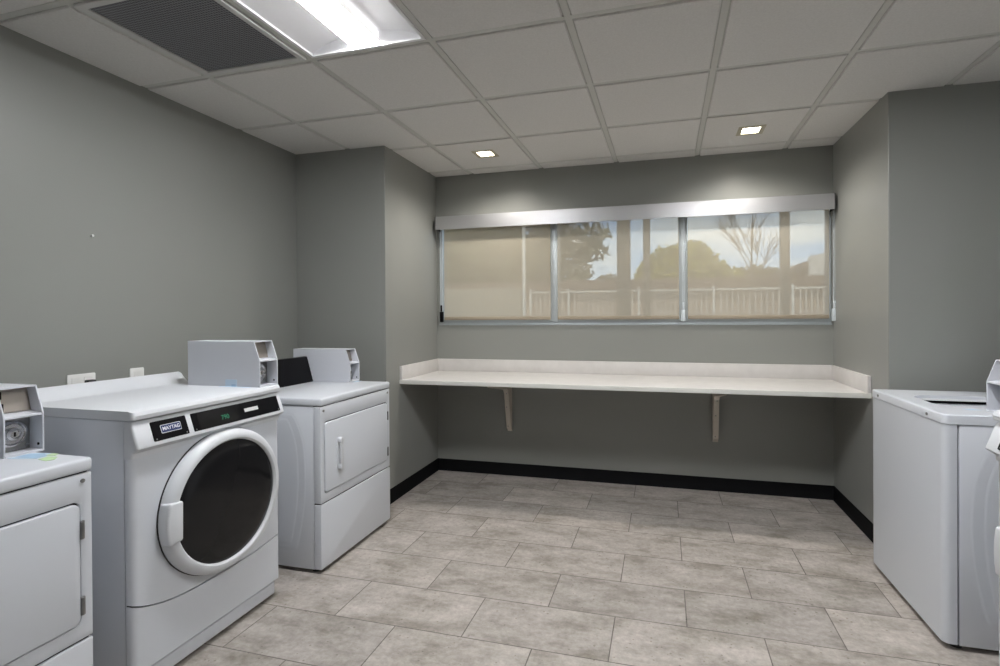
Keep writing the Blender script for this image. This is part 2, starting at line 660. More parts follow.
# window: aluminium frame, three lights with sliding sashes
b = MB()
fy0, fy1 = YB + 0.015, YB + 0.085
o_ = [(WX0, WZ0), (WX1, WZ0), (WX1, WZ1), (WX0, WZ1)]
h_ = [(WX0 + 0.028, WZ0 + 0.052), (WX1 - 0.020, WZ0 + 0.052), (WX1 - 0.020, WZ1 - 0.03), (WX0 + 0.028, WZ1 - 0.03)]
b.prism(o_, 'y', fy0, fy1, hole=h_, bev=0.003, seg=1)
b.box(WX0, WX1, YB + 0.001, fy0 + 0.01, WZ0, WZ0 + 0.016, bev=0.003)      # sill nosing
win = struct(b.build('window_1', FRAME))
for mx in (-0.826, 0.182):
    b = MB().box(mx - 0.033, mx + 0.033, YB + 0.004, fy1, WZ0 + 0.03, WZ1 - 0.03, bev=0.004)
    struct(b.build('mullion', FRAME, win))
for x0, x1 in ((WX0 + 0.028, -0.847), (-0.805, 0.161), (0.203, WX1 - 0.02)):
    b = MB().box(x0, x1, YB + 0.048, YB + 0.052, WZ0 + 0.034, WZ1 - 0.03)
    struct(b.build('pane', GLASS, win, smooth=False))

# ------------------------------------------------------------------ shades and valance
b = MB()
vx0, vx1 = -1.828, 1.190
b.prism([(3.995, 2.068), (3.995, 2.178), (4.100, 2.178), (4.100, 2.172), (4.003, 2.172), (4.003, 2.068)], 'x', vx0, vx1)
vt = tag(b.build('shade_valance', ALU, smooth=False), 'long brushed aluminium valance running across the top of the window', 'valance')
for x0, x1 in ((vx0 - 0.004, vx0), (vx1, vx1 + 0.004)):
    b = MB().box(x0, x1, 3.9945, 4.100, 2.0675, 2.1785)
    b.build('end_cap', DGAP, vt)

SH = [(-1.788, -0.853, 'beige roller shade over the left window pane, with the pine tree behind it', -1),
      (-0.795, 0.150, 'beige roller shade over the middle window pane, between the two mullions', 1),
      (0.214, 1.176, 'beige roller shade over the right window pane, with the bare tree behind it', 1)]
for x0, x1, lab, side in SH:
    s = thing('roller_shade', lab, 'roller shade', ((x0 + x1) / 2, 4.075, 2.12), 0, 'roller shades on the window')
    w = (x1 - x0) / 2
    b = MB().box(-w, w, -0.0004, 0.0004, 1.330 - 2.12, 0.0)
    b.build('fabric', SHADE, s, smooth=False)
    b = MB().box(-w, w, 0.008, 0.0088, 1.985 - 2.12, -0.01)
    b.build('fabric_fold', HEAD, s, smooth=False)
    b = MB().box(-w, w, -0.006, 0.006, 1.302 - 2.12, 1.331 - 2.12, bev=0.004)
    b.build('hem_bar', HEMB, s)
    b = MB().cyl((0, 0.0, 0.0), 'x', 0.022, -w, w)
    b.build('roller', HEMB, s)
    cx = (-w - 0.025) if side < 0 else (w + 0.024)
    b = MB()
    b.tube([(cx, -0.012, 0), (cx, -0.012, 1.36 - 2.12)], 0.0022, 6)
    b.tube([(cx + 0.012, -0.006, 0), (cx + 0.012, -0.006, 1.36 - 2.12)], 0.0022, 6)
    ch = b.build('bead_chain', CHAIN, s)
    b = MB().box(cx - 0.010, cx + 0.020, -0.020, 0.004, 1.285 - 2.12, 1.375 - 2.12, bev=0.006)
    b.box(cx - 0.002, cx + 0.012, -0.024, -0.01, 1.375 - 2.12, 1.43 - 2.12, bev=0.004)
    b.build('chain_tensioner', CHAIN if side > 0 else BLACK, s)

# ------------------------------------------------------------------ folding counter
CY0 = 3.432
ct = thing('folding_counter', 'long white wall-to-wall folding counter below the window', 'counter', ((AL + AR) / 2, (CY0 + YB) / 2, 0.80))
ox, oy, oz = ct.location
b = MB().box(AL - ox, AR - ox, CY0 - oy, YB - 0.001 - oy, 0.838 - oz, 0.866 - oz, bev=0.002)
b.build('countertop', COUNTER, ct)
b = MB().box(AL - ox, AR - ox, CY0 - 0.003 - oy, CY0 - oy, 0.836 - oz, 0.866 - oz, bev=0.001)
b.build('edge_band', CEDGE, ct)
SZ = 0.968 - oz
b = MB().box(AL - ox, AR - ox, YB - 0.020 - oy, YB - 0.001 - oy, 0.866 - oz, SZ, bev=0.002)
b.build('backsplash', COUNTER, ct)
for x0, x1 in ((AL, AL + 0.02), (AR - 0.02, AR)):
    b = MB().box(x0 - ox, x1 - ox, CY0 - oy, YB - 0.020 - oy, 0.866 - oz, SZ, bev=0.002)
    b.build('backsplash', COUNTER, ct)
for bx in (-1.212, 0.408):
    # pressed steel shelf bracket: wall leg, shelf arm, slanted web
    x = bx - ox
    b = MB()
    wy = YB - 0.001 - oy
    zt = 0.838 - oz
    b.box(x - 0.020, x + 0.020, wy - 0.006, wy, 0.372 - oz, zt, bev=0.001)
    b.box(x - 0.020, x + 0.020, wy - 0.54, wy, zt - 0.006, zt, bev=0.001)
    prof = [(wy - 0.006, 0.378 - oz), (wy - 0.035, 0.400 - oz), (wy - 0.105, zt - 0.135), (wy - 0.135, zt - 0.100), (wy - 0.52, zt - 0.030), (wy - 0.53, zt - 0.006), (wy - 0.006, zt - 0.006)]
    for xs in (-0.019, 0.0165):
        b.prism(prof, 'x', x + xs, x + xs + 0.0025)
    b.prism([(wy - 0.035, 0.400 - oz), (wy - 0.0375, 0.400 - oz), (wy - 0.1075, zt - 0.135), (wy - 0.105, zt - 0.135)], 'x', x - 0.0175, x + 0.0175)
    b.prism([(wy - 0.105, zt - 0.135), (wy - 0.1075, zt - 0.136), (wy - 0.1375, zt - 0.102), (wy - 0.135, zt - 0.100)], 'x', x - 0.0175, x + 0.0175)
    b.prism([(wy - 0.135, zt - 0.100), (wy - 0.1375, zt - 0.102), (wy - 0.52, zt - 0.0325), (wy - 0.52, zt - 0.030)], 'x', x - 0.0175, x + 0.0175)
    br_ = b.build('support_bracket', BRKT, ct, smooth=False)
    for zz in (0.70, 0.585, 0.42):
        b = MB().cyl((x + (0.004 if zz > 0.6 else -0.004), wy - 0.0375 - (zz - 0.4) * 0.2303, zz - oz), 'y', 0.005, -0.002, 0.004, 10)
        b.build('screw', STEEL, br_)

# ------------------------------------------------------------------ coin box


def coin_box(parent, x0, x1, yf, yb, z0, lock=True):
    t = 0.005
    zt = z0 + 0.212
    zs = z0 + 0.123
    ys = yf + 0.032
    b = MB()
    prof = [(yb, z0), (yf, z0), (yf, zs), (ys, zt), (yb, zt)]
    b.prism(prof, 'x', x0, x0 + t, bev=0.0012, seg=1)
    b.prism(prof, 'x', x1 - t, x1, bev=0.0012, seg=1)
    b.box(x0 + t, x1 - t, ys, yb, zt - t, zt)
    b.box(x0 + t, x1 - t, yb - t, yb, z0, zt - t)
    b.box(x0 + t, x1 - t, yf, yb - t, z0, z0 + 0.006)
    b.prism([(yf + 0.001, zs - 0.006), (yf + 0.001, zs), (yf + 0.085, zs + 0.010), (yf + 0.085, zs + 0.004)], 'x', x0 + t, x1 - t)
    b.box(x0 + t, x1 - t, yf + 0.082, yf + 0.086, z0 + 0.006, zt - t)
    o = b.build('coin_box', BOXW, parent, smooth=False)
    w = x1 - x0
    b = MB()
    b.prism([(yf + 0.050, zs + 0.008), (yf + 0.054, zs + 0.008), (yf + 0.072, zt - 0.007), (yf + 0.068, zt - 0.007)], 'x', x0 + t + 0.001, x1 - t - 0.001, m=PLATE)
    for zz, ww in ((0.060, 0.024), (0.037, 0.018)):
        b.box(x0 + w * 0.46, x0 + w * 0.46 + ww, yf + 0.050 + zz * 0.24, yf + 0.054 + zz * 0.24, zs + zz, zs + zz + 0.006, m=BRKT)
    for zz in (0.012, 0.050):
        b.box(x0 + w * 0.20, x0 + w * 0.20 + 0.009, yf + 0.047 + zz * 0.24, yf + 0.055 + zz * 0.24, zs + zz, zs + zz + 0.026, bev=0.002, m=BLACK)
    b.build('coin_slot_plate', None, o)
    cx, cz = x0 + w * 0.47, z0 + 0.062
    b = MB()
    b.box(x0 + t + 0.001, x1 - t - 0.001, yf + 0.057, yf + 0.063, z0 + 0.007, zs - 0.006, m=STEEL)
    b.lathe([(0.042, 0.058), (0.041, 0.050), (0.035, 0.046), (0.031, 0.050), (0.021, 0.050), (0.019, 0.040), (0.013, 0.034), (0.011, 0.037), (0.0001, 0.037)], (cx, yf, cz), 'y', 32, CHROME)
    b.box(cx - 0.0018, cx + 0.0018, yf + 0.0355, yf + 0.0372, cz - 0.007, cz + 0.007, m=BLACK)
    b.cyl((x1 - 0.016, yf, z0 + 0.020), 'y', 0.004, 0.052, 0.058, 10, CHROME)
    b.build('lock', None, o)
    b = MB().cyl((x1 - t, yf + 0.018, z0 + 0.022), 'x', 0.0045, -0.002, 0.0055, 12)
    b.build('screw', BLACK, o)
    return o


# raised D-shaped stiffening panel pressed into the cabinet sides: (distance from front, height)
DSH = [(0.60, 0.836), (0.17, 0.836), (0.150, 0.812), (0.115, 0.735), (0.096, 0.66), (0.087, 0.55), (0.088, 0.44), (0.101, 0.31), (0.121, 0.21), (0.139, 0.135), (0.152, 0.108), (0.60, 0.108),
       (0.618, 0.135), (0.625, 0.3), (0.625, 0.7), (0.618, 0.812)]


def raised(bm_, pts, xs, sgn, h, inset, m=None):
    """soft raised field: a loop on the side face, an inset loop h proud of it"""
    n = len(pts)
    cy_ = sum(p[0] for p in pts) / n
    cz_ = sum(p[1] for p in pts) / n
    ry = max(abs(p[0] - cy_) for p in pts)
    rz = max(abs(p[1] - cz_) for p in pts)
    bb = bmesh.new()
    loops = []
    for k, t in ((0.0, -0.05), (0.25, 0.12), (0.5, 0.5), (0.75, 0.88), (1.0, 1.0)):
        ky, kz = 1 - inset * k / ry, 1 - inset * k / rz
        loops.append([bb.verts.new((xs + sgn * h * t, cy_ + (y - cy_) * ky, cz_ + (z - cz_) * kz)) for y, z in pts])
    for q in range(len(loops) - 1):
        for i in range(n):
            j = (i + 1) % n
            bb.faces.new((loops[q][i], loops[q][j], loops[q + 1][j], loops[q + 1][i]))
    bb.faces.new(loops[-1])
    bm_._merge(bb, m)


def emboss(bm_, yfront, xs, sgn, m=None):
    """double-stepped pressing on the side at x = xs"""
    pts = [(yfront + a, z) for a, z in DSH]
    # resample for a smooth outline
    fine = []
    for i in range(len(pts)):
        p0, p1, p2, p3 = (Vector(pts[(i + k) % len(pts)]) for k in (-1, 0, 1, 2))
        for t in (0.0, 0.34, 0.67):
            lin_ = p1.lerp(p2, t)
            cr_ = 0.5 * ((2 * p1) + (p2 - p0) * t + (2 * p0 - 5 * p1 + 4 * p2 - p3) * t * t + (3 * p1 - p0 - 3 * p2 + p3) * t ** 3)
            q = cr_ if (p2 - p1).length < 0.2 and (p1 - p0).length < 0.2 and (p3 - p2).length < 0.2 else lin_
            fine.append((q.x, q.y))
    raised(bm_, fine, xs, sgn, 0.0026, 0.020, m)
    cy_ = yfront + 0.36
    p2 = [(cy_ + (y - cy_) * 0.84, 0.47 + (z - 0.47) * 0.93) for y, z in fine]
    raised(bm_, p2, xs + sgn * 0.0024, sgn, 0.0022, 0.020, m)


def feet(parent, hw, y0, y1, h=0.022):
    for sx in (-1, 1):
        for yy in (y0, y1):
            b = MB().cyl((sx * (hw - 0.045), yy, 0), 'z', 0.022, 0.0, h, 16)
            b.build('foot', RUBBER, parent)


# ------------------------------------------------------------------ dryer
def make_dryer(name, label, group):
    d = thing(name, label, 'dryer', (0, 0, 0), 0, group)
    hw, yf, yb = 0.350, -0.36, 0.36
    ZL = 0.874
    b = MB()
    b.box(-hw + 0.003, hw - 0.003, yf + 0.044, yb, 0.020, ZL - 0.002, bev=0.003)
    emboss(b, yf, -hw + 0.003, -1)
    emboss(b, yf, hw - 0.003, 1)
    b.build('cabinet', WHITE, d)
    b = MB().box(-hw + 0.008, hw - 0.008, yf + 0.008, yf + 0.05, 0.024, ZL)
    b.build('seam_shade_core', DGAP, d)  # dark core, its colour stands in for shade in the panel gaps
    # front panel with the door opening
    outer = rrect(-hw, hw, 0.367, ZL - 0.004, 0.004)
    inner = rrect(-0.322, 0.318, 0.412, 0.788, 0.022)
    b = MB().prism(outer, 'y', yf, yf + 0.042, hole=inner, bev=0.0025, seg=2, ang=0.9)
    fp = b.build('front_panel', WHITE, d)
    b = MB().cyl((-hw + 0.026, yf, 0.848), 'y', 0.0065, -0.003, 0.004, 14)
    b.build('screw', STEEL, fp)
    b = MB().cyl((hw - 0.026, yf, 0.848), 'y', 0.0065, -0.003, 0.004, 14)
    b.build('screw', STEEL, fp)
    b = MB().prism(rrect(-hw, hw, 0.024, 0.360, 0.004), 'y', yf - 0.001, yf + 0.042, bev=0.006, seg=3, ang=0.9)
    b.build('lower_panel', WHITE, d)
    b = MB().prism(rrect(-0.318, 0.313, 0.417, 0.783, 0.020), 'y', yf - 0.006, yf + 0.02, bev=0.004, seg=3, ang=0.9)
    door = b.build('door', WHITE, d)
    b = MB()
    hx = -0.204
    yh = yf - 0.006
    b.prism(rrect(hx - 0.015, hx + 0.015, 0.508, 0.686, 0.014), 'y', yh - 0.005, yh, bev=0.002)
    for zz in (0.525, 0.669):
        b.prism(rrect(hx - 0.016, hx + 0.016, zz - 0.016, zz + 0.016, 0.014), 'y', yh - 0.026, yh - 0.004, bev=0.004)
    b.box(hx - 0.011, hx + 0.011, yh - 0.026, yh - 0.012, 0.525, 0.669, bev=0.004)
    b.build('handle', PLAST, door)
    for zz in (0.700, 0.470):
        b = MB().box(0.313, 0.325, yf - 0.008, yf - 0.0005, zz - 0.028, zz + 0.028, bev=0.002)
        b.cyl((0.316, yf - 0.008, zz), 'z', 0.004, -0.026, 0.026, 10)
        b.build('hinge', STEEL, door)
    b = MB().box(-hw - 0.002, hw + 0.002, yf - 0.004, yb, ZL, 0.915, bev=0.010, seg=3)
    b.build('top_panel', WHITE, d)
    # leaning black control panel
    y0 = 0.142
    b = MB().prism([(y0, 0.914), (y0 + 0.046, 1.078), (y0 + 0.075, 1.080), (y0 + 0.13, 1.05), (y0 + 0.13, 0.914)], 'x', -hw, 0.259, bev=0.004, seg=2)
    cp = b.build('control_panel', BLACK, d)
    nrm = Matrix.Rotation(math.radians(15.7), 4, 'X')
    b = MB()
    b.lathe([(0.019, 0.006), (0.019, -0.008), (0.016, -0.012), (0.0001, -0.012)], (0, 0, 0), 'y', 24, BLACK)
    b.box(-0.002, 0.002, -0.014, -0.011, 0, 0.017, m=STEEL)
    kn = b.build('dial', None, cp)
    kn.location = (-0.06, y0 + 0.026, 1.005)
    kn.rotation_euler = (math.radians(-15.7), 0, 0)
    coin_box(d, 0.263, 0.370, -0.130, 0.30, 0.915)
    feet(d, hw, yf + 0.06, yb - 0.05)
    return d


RZL, RZR = PI / 2, -PI / 2
dry = make_dryer('clothes_dryer', 'white coin dryer cut off by the left edge, nearest the camera', 'coin-operated dryers on the left')
dry.location = (-2.06, 0.834, 0)
dry.rotation_euler = (0, 0, RZL)
dry2 = copy_tree(dry)
dry2['label'] = 'white coin dryer with black control panel, next to the grey wall corner'
dry2.location = (-2.06, 2.635, 0)
# instruction sticker on the near dryer's top, in front of its coin box
b = MB()
b.prism([(0.268, -0.136), (0.330, -0.133), (0.345, -0.178), (0.345, -0.205), (0.290, -0.226), (0.276, -0.180)], 'z', 0.9152, 0.9158, m=STKP)
b.prism([(0.285, -0.140), (0.318, -0.138), (0.338, -0.180), (0.318, -0.222), (0.292, -0.220)], 'z', 0.9158, 0.9162, m=STKB)
b.prism([(0.284, -0.240), (0.316, -0.232), (0.318, -0.268), (0.296, -0.290), (0.278, -0.282)], 'z', 0.9152, 0.9160, m=STKG)
b.prism([(0.322, -0.212), (0.345, -0.204), (0.345, -0.232), (0.326, -0.246)], 'z', 0.9158, 0.9164, m=STKG)
b.build('instruction_sticker', None, dry, smooth=False)
b = MB().prism([(0.270, -0.132), (0.345, -0.132), (0.345, -0.168), (0.275, -0.165)], 'z', 0.9152, 0.9157, m=STKP)
b.build('instruction_sticker', None, dry2, smooth=False)


# ------------------------------------------------------------------ front-load washer
def make_washer(label, group):
    d = thing('washing_machine', label, 'washing machine', (0, 0, 0), 0, group)
    hw, yf, yb = 0.357, -0.325, 0.325
    b = MB()
    b.box(-hw + 0.002, hw - 0.002, yf + 0.035, yb, 0.020, 0.982, bev=0.003)
    b.build('cabinet', WHITE, d)
    b = MB().box(-hw + 0.008, hw - 0.008, yf + 0.014, yf + 0.045, 0.096, 0.976)
    b.build('seam_shade_core', DGAP, d)  # dark backing that puts shade into the seams around the front

    def seam(x, off):
        t = abs(x + 0.02) / 0.34
        return 0.278 + 0.062 * max(0.0, min(1.0, t)) ** 3 * (1.0 if x < 0 else 0.35) + off
    N = 24
    xs = [-hw + 2 * hw * i / N for i in range(N + 1)]

    def vert(a, c):
        return abs(a.x - c.x) < 1e-5 and abs(a.y - c.y) < 1e-5 and a.y < yf + 0.005 and abs(abs(a.x) - hw) < 1e-4
    up = [(x, seam(x, 0.003)) for x in xs] + [(hw, 0.880), (-hw, 0.880)]
    b = MB().prism(up, 'y', yf, yf + 0.028, bev=0.024, seg=5, efilter=vert)
    b.build('front_panel', WHITE, d)
    lo = [(x, seam(x, -0.003)) for x in reversed(xs)] + [(-hw, 0.092), (hw, 0.092)]
    b = MB().prism(lo, 'y', yf, yf + 0.028, bev=0.024, seg=5, efilter=vert)
    b.box(-hw + 0.012, hw - 0.012, yf + 0.018, yf + 0.05, 0.078, 0.094)
    b.box(-hw + 0.020, hw - 0.024, yf + 0.010, yf + 0.05, 0.022, 0.084, bev=0.010, seg=3)
    b.build('lower_panel', WHITE, d)
    # control fascia: leans out towards the bottom, tucks back under
    prof = [(yf + 0.03, 0.980), (yf + 0.006, 0.980), (yf + 0.000, 0.975), (yf - 0.030, 0.892), (yf - 0.030, 0.886), (yf - 0.020, 0.878), (yf - 0.004, 0.868), (yf - 0.001, 0.850), (yf + 0.03, 0.850)]
    def endcap(a, c):
        return abs(a.x - c.x) < 1e-6 and max(a.y, c.y) < yf + 0.007
    b = MB().prism(prof, 'x', -hw, hw, bev=0.020, seg=5, efilter=endcap, ang=0.3)
    fa = b.build('control_fascia', PLAST, d)
    # frame of the sloped face: origin at its lower edge
    th = math.atan2(0.030, 0.083)
    e_y = Vector((0, math.sin(th), math.cos(th)))          # up along the face
    e_n = Vector((0, -math.cos(th), math.sin(th)))         # out of the face
    org = Vector((0, yf - 0.030, 0.892))
    FM = Matrix(((1, 0, 0, 0), (0, e_y.y, e_n.y, 0), (0, e_y.z, e_n.z, 0), (0, 0, 0, 1)))
    FM.translation = org

    def face_plate(name, x0, x1, v0, v1, m, parent, h0=-0.002, h1=0.002, r=0.004, sk=0.0):
        bb = MB()
        pts = [(x + sk * (v - v0), v) for x, v in rrect(x0, x1, v0, v1, r, 3)]
        bb.prism(pts, 'z', h0, h1, bev=0.0008, seg=1, ang=0.9)
        o = bb.build(name, m, parent, smooth=False)
        o.data.transform(FM)
        return o
    badge = face_plate('badge_panel', -0.293, -0.152, 0.007, 0.079, BLACK, fa)
    disp = face_plate('display_panel', -0.130, 0.331, 0.007, 0.079, BLACK, fa)
    # badge: blue plate, silver outline, capital letters
    face_plate('emblem', -0.260, -0.179, 0.030, 0.061, LETTER, badge, 0.0015, 0.0028, 0.004)
    face_plate('emblem_field', -0.2582, -0.1808, 0.0322, 0.0592, BLUE, badge, 0.002, 0.0034, 0.003)
    text_mesh('emblem_lettering', 'MAYTAG', 0.0190, LETTER, badge, FM @ Matrix.Translation((-0.2195, 0.0457, 0.0036)) @ Matrix.Diagonal((0.90, 1.0, 1, 1)), bold=0.0003)
    for px in (-0.283, -0.162):
        face_plate('screw', px - 0.003, px + 0.003, 0.011, 0.017, STEEL, badge, 0.0, 0.0028, 0.0029)
    face_plate('display_window', -0.105, 0.085, 0.010, 0.076, GLASSD, disp, 0.0, 0.0024, 0.002)
    text_mesh('display_digits', '790', 0.026, GREEN, disp, FM @ Matrix.Translation((0.022, 0.036, 0.0026)), bold=0.0003, depth=0.0003)
    face_plate('price_label', 0.126, 0.204, 0.036, 0.052, LABELW, disp, 0.0, 0.0026, 0.001)
    for px in (-0.120, 0.321):
        face_plate('screw', px - 0.003, px + 0.003, 0.011, 0.017, STEEL, disp, 0.0, 0.0028, 0.0029)
    # door: white ring, dark bowl, grip on the left
    cx, cz = 0.024, 0.585
    R = 0.290
    b = MB()
    b.lathe([(R - 0.004, 0.004), (R - 0.001, -0.010), (R - 0.004, -0.030), (R - 0.014, -0.044), (R - 0.026, -0.050), (R - 0.038, -0.049), (R - 0.045, -0.041), (R - 0.047, -0.010)], (cx, yf, cz), 'y', 72)
    door = b.build('door', PLAST, d)
    b = MB().lathe([(R + 0.0005, 0.002), (R + 0.0012, -0.003), (R - 0.006, -0.005)], (cx, yf, cz), 'y', 72)
    b.build('door_shadow_ring', DGAP, door)  # dark ring painted as the thin soft shadow around the door
    b = MB().lathe([(R - 0.045, -0.036), (R - 0.065, -0.043), (R - 0.12, -0.049), (R - 0.2, -0.052), (0.0001, -0.053)], (cx, yf, cz), 'y', 72)
    b.build('door_glass', GLASSD, door)
    # grip: fills the ring between two angles and laps onto the glass
    a0, a1 = math.radians(164.2), math.radians(195.5)
    b = bmesh.new()
    outer_, inner_ = [], []
    M_ = 12
    pts = []
    for i in range(M_ + 1):
        a = a0 + (a1 - a0) * i / M_
        pts.append((cx + (R + 0.002) * math.cos(a), cz + (R + 0.002) * math.sin(a)))
    xg = cx - R + 0.062
    pts += [(xg, cz + R * math.sin(a1) + 0.006), (xg + 0.002, cz + R * math.sin(a0) - 0.004)]
    b.free()
    b = MB().prism(pts, 'y', yf - 0.055, yf - 0.004, bev=0.009, seg=4, ang=0.8)
    b.build('handle', PLAST, door)
    # top with a raised ridge along the back
    prof = [(yf - 0.010, 0.986), (yf - 0.012, 1.000), (yf - 0.006, 1.012), (yf + 0.010, 1.017), (yb - 0.14, 1.017), (yb - 0.115, 1.020), (yb - 0.085, 1.048), (yb - 0.070, 1.062), (yb - 0.050, 1.066), (yb - 0.030, 1.060), (yb - 0.022, 1.04), (yb, 1.017), (yb, 0.984), (yf - 0.006, 0.984)]
    flat = [p for p in prof if p[1] < 1.0175] 
    def lidcorner(a, c):
        return abs(a.x - c.x) < 1e-6 and max(a.y, c.y) < yf + 0.002
    b = MB().prism(flat, 'x', -hw - 0.001, hw + 0.001, bev=0.016, seg=4, efilter=lidcorner, ang=0.3)
    b.prism([(yb - 0.135, 1.014), (yb - 0.112, 1.021), (yb - 0.085, 1.044), (yb - 0.072, 1.060), (yb - 0.055, 1.067), (yb - 0.036, 1.060), (yb - 0.030, 1.04), (yb - 0.028, 1.014)], 'x', -hw + 0.004, hw - 0.008, bev=0.011, seg=4, ang=1.1)
    b.build('top_panel', PLAST, d)
    coin_box(d, 0.243, 0.359, -0.318, 0.095, 1.0165)
    feet(d, hw, yf + 0.08, yb - 0.05)
    return d


wa = make_washer('white front-load washer with round dark glass door between the two dryers', 'front-load washers')
wa.location = (-2.095, 1.716, 0)
wa.rotation_euler = (0, 0, RZL)
wb = copy_tree(wa)
wb['label'] = 'front-load washer at the right edge, only a sliver of black control panel showing'
wb.location = (1.410, 1.688, 0)
wb.rotation_euler = (0, 0, RZR)
# blue sticker on the outer side of the washer's coin box, and its folded tab on the top
b = MB()
b.box(0.2422, 0.2430, -0.190, -0.125, 1.018, 1.050, m=STKP)
b.box(0.2418, 0.2426, -0.185, -0.160, 1.0175, 1.028, m=STKB)
b.box(0.225, 0.242, -0.27, -0.10, 1.0172, 1.0177, m=STKP)
b.build('instruction_sticker', None, wa, smooth=False)


# ------------------------------------------------------------------ top-load washer
def make_toploader():
    d = thing('top_load_washer', 'white top-load washer with its lid open, standing beside the right end of the counter', 'washing machine', (1.44, 2.732, 0), RZR)
    hw, yf, yb = 0.354, -0.35, 0.33
    ZT = 0.938
    ZD = 0.900
    b = MB()
    b.box(-hw + 0.001, hw - 0.001, yf + 0.054, yb, 0.022, ZD - 0.002, bev=0.003)
    emboss(b, yf, -hw + 0.001, -1)
    emboss(b, yf, hw - 0.001, 1)
    b.build('cabinet', WHITE, d)
    b = MB().box(-hw + 0.012, hw - 0.012, yf + 0.02, yf + 0.06, 0.030, ZD - 0.004)
    b.build('seam_shade_core', DGAP, d)  # dark core box, colours the side seam as shaded

    def vert(a, c):
        return abs(a.x - c.x) < 1e-5 and abs(a.y - c.y) < 1e-5 and a.y < yf + 0.003
    b = MB().box(-hw, hw, yf, yf + 0.047, 0.026, ZD - 0.002, bev=0.026, seg=5, efilter=vert)
    b.build('front_panel', WHITE, d)
    # deck with the tub opening: near edge towards the camera
    outer = rrect(-hw - 0.002, hw + 0.002, yf - 0.002, yb, 0.024, 6)
    hole = rrect(-0.175, 0.190, -0.262, 0.150, 0.095, 6)
    skirt = rrect(-hw + 0.012, hw - 0.012, yf + 0.012, yb - 0.012, 0.016, 6)
    b = MB().prism(outer, 'z', ZD, ZT, hole=skirt, bev=0.007, seg=3, ang=0.9, efilter=lambda a, c: abs(a.z - ZT) < 1e-5 and abs(c.z - ZT) < 1e-5 and max(abs(a.x), abs(c.x)) > hw - 0.03 or (a.y < yf + 0.005 and a.z > ZD + 0.01))
    b.prism(rrect(-hw + 0.011, hw - 0.011, yf + 0.011, yb - 0.011, 0.016, 6), 'z', ZT - 0.014, ZT, hole=hole)
    dk = b.build('top_panel', WHITE, d)
    for px in (0.232, -0.262):
        b = MB().cyl((px, yf - 0.002, ZD + 0.017), 'y', 0.006, -0.004, 0.002, 14)
        b.build('screw', STEEL, dk)
    b = MB()
    inn = rrect(-0.168, 0.183, -0.255, 0.143, 0.090, 6)
    b.prism(rrect(-0.178, 0.193, -0.265, 0.153, 0.098, 6), 'z', 0.914, 0.9235, hole=inn, m=LIGHTB)
    b.build('tub_ring', None, d)
    b = MB()
    oo = rrect(-0.205, 0.220, -0.295, 0.180, 0.12, 6)
    b.prism(oo, 'z', 0.55, 0.9135, hole=rrect(-0.200, 0.215, -0.290, 0.175, 0.118, 6))
    b.prism(oo, 'z', 0.545, 0.55)
    b.build('tub', BLACK, d)  # black colour stands for the shade inside the open tub
    # lid standing open against the console
    b = MB().prism([(0.165, 0.940), (0.178, 0.938), (0.262, 1.325), (0.248, 1.329)], 'x', -0.178, 0.153, bev=0.004, seg=2)
    b.build('lid', WHITE, d)
    b = MB().prism([(0.20, 0.937), (0.245, 1.100), (0.275, 1.105), (0.33, 1.07), (0.33, 0.937)], 'x', -hw, 0.232, bev=0.005, seg=2)
    b.build('control_panel', BLACK, d)
    coin_box(d, 0.244, 0.345, -0.150, 0.28, ZT)
    b = MB().prism([(0.205, -0.215), (0.232, -0.200), (0.226, -0.155), (0.200, -0.175)], 'z', ZT + 0.0002, ZT + 0.0008, m=STKP)
    b.build('instruction_sticker', None, d, smooth=False)
    feet(d, hw, yf + 0.06, yb - 0.05, 0.024)
    return d


make_toploader()

# ------------------------------------------------------------------ small wall things
# double-gang receptacle with a plug, then a single one
t = thing('wall_outlet', 'double white outlet plate with a black plug, low on the left wall behind the washer', 'outlet', (XL, 1.770, 1.035), RZL, None)
b = MB().prism(rrect(-0.060, 0.060, -0.048, 0.048, 0.006), 'y', -0.006, 0.0, bev=0.002, ang=0.9)
b.build('plate', IVORY, t)
for sx in (-0.026, 0.026):
    b = MB().prism(rrect(sx - 0.017, sx + 0.017, -0.034, 0.034, 0.004), 'y', -0.008, -0.004)
    b.build('socket', IVORY, t)
b = MB()
b.box(0.008, 0.044, -0.036, -0.007, -0.014, 0.018, bev=0.005)
b.tube([(0.026, -0.032, -0.008), (0.026, -0.036, -0.05), (0.028, -0.030, -0.12), (0.03, -0.028, -0.3)], 0.005, 8)
b.build('plug', CORD, t)
t = thing('wall_outlet', 'single white outlet plate on the left wall, nearer the coin box', 'outlet', (XL, 2.030, 1.040), RZL, None)
b = MB().prism(rrect(-0.036, 0.036, -0.052, 0.044, 0.006), 'y', -0.006, 0.0, bev=0.002, ang=0.9)
b.build('plate', IVORY, t)
b = MB().prism(rrect(-0.017, 0.017, -0.036, 0.028, 0.004), 'y', -0.008, -0.004)
b.build('socket', IVORY, t)
b = MB().lathe([(0.0035, 0.0), (0.0035, 0.006), (0.006, 0.007), (0.006, 0.009), (0.0001, 0.0095)], (0, 0, 0), 'x', 12, None, True)
nl = tag(b.build('wall_screw', IVORY), 'tiny pale screw head sticking out of the bare left wall', 'screw')


nl.location = (XL, 1.822, 1.732)

# ------------------------------------------------------------------ ceiling fittings


def cell(k, r, nr=1):
    q = [gpt(k, r), gpt(k + 1, r), gpt(k + 1, r + nr), gpt(k, r + nr)]
    c = (sum(p[0] for p in q) / 4, sum(p[1] for p in q) / 4)
    return c


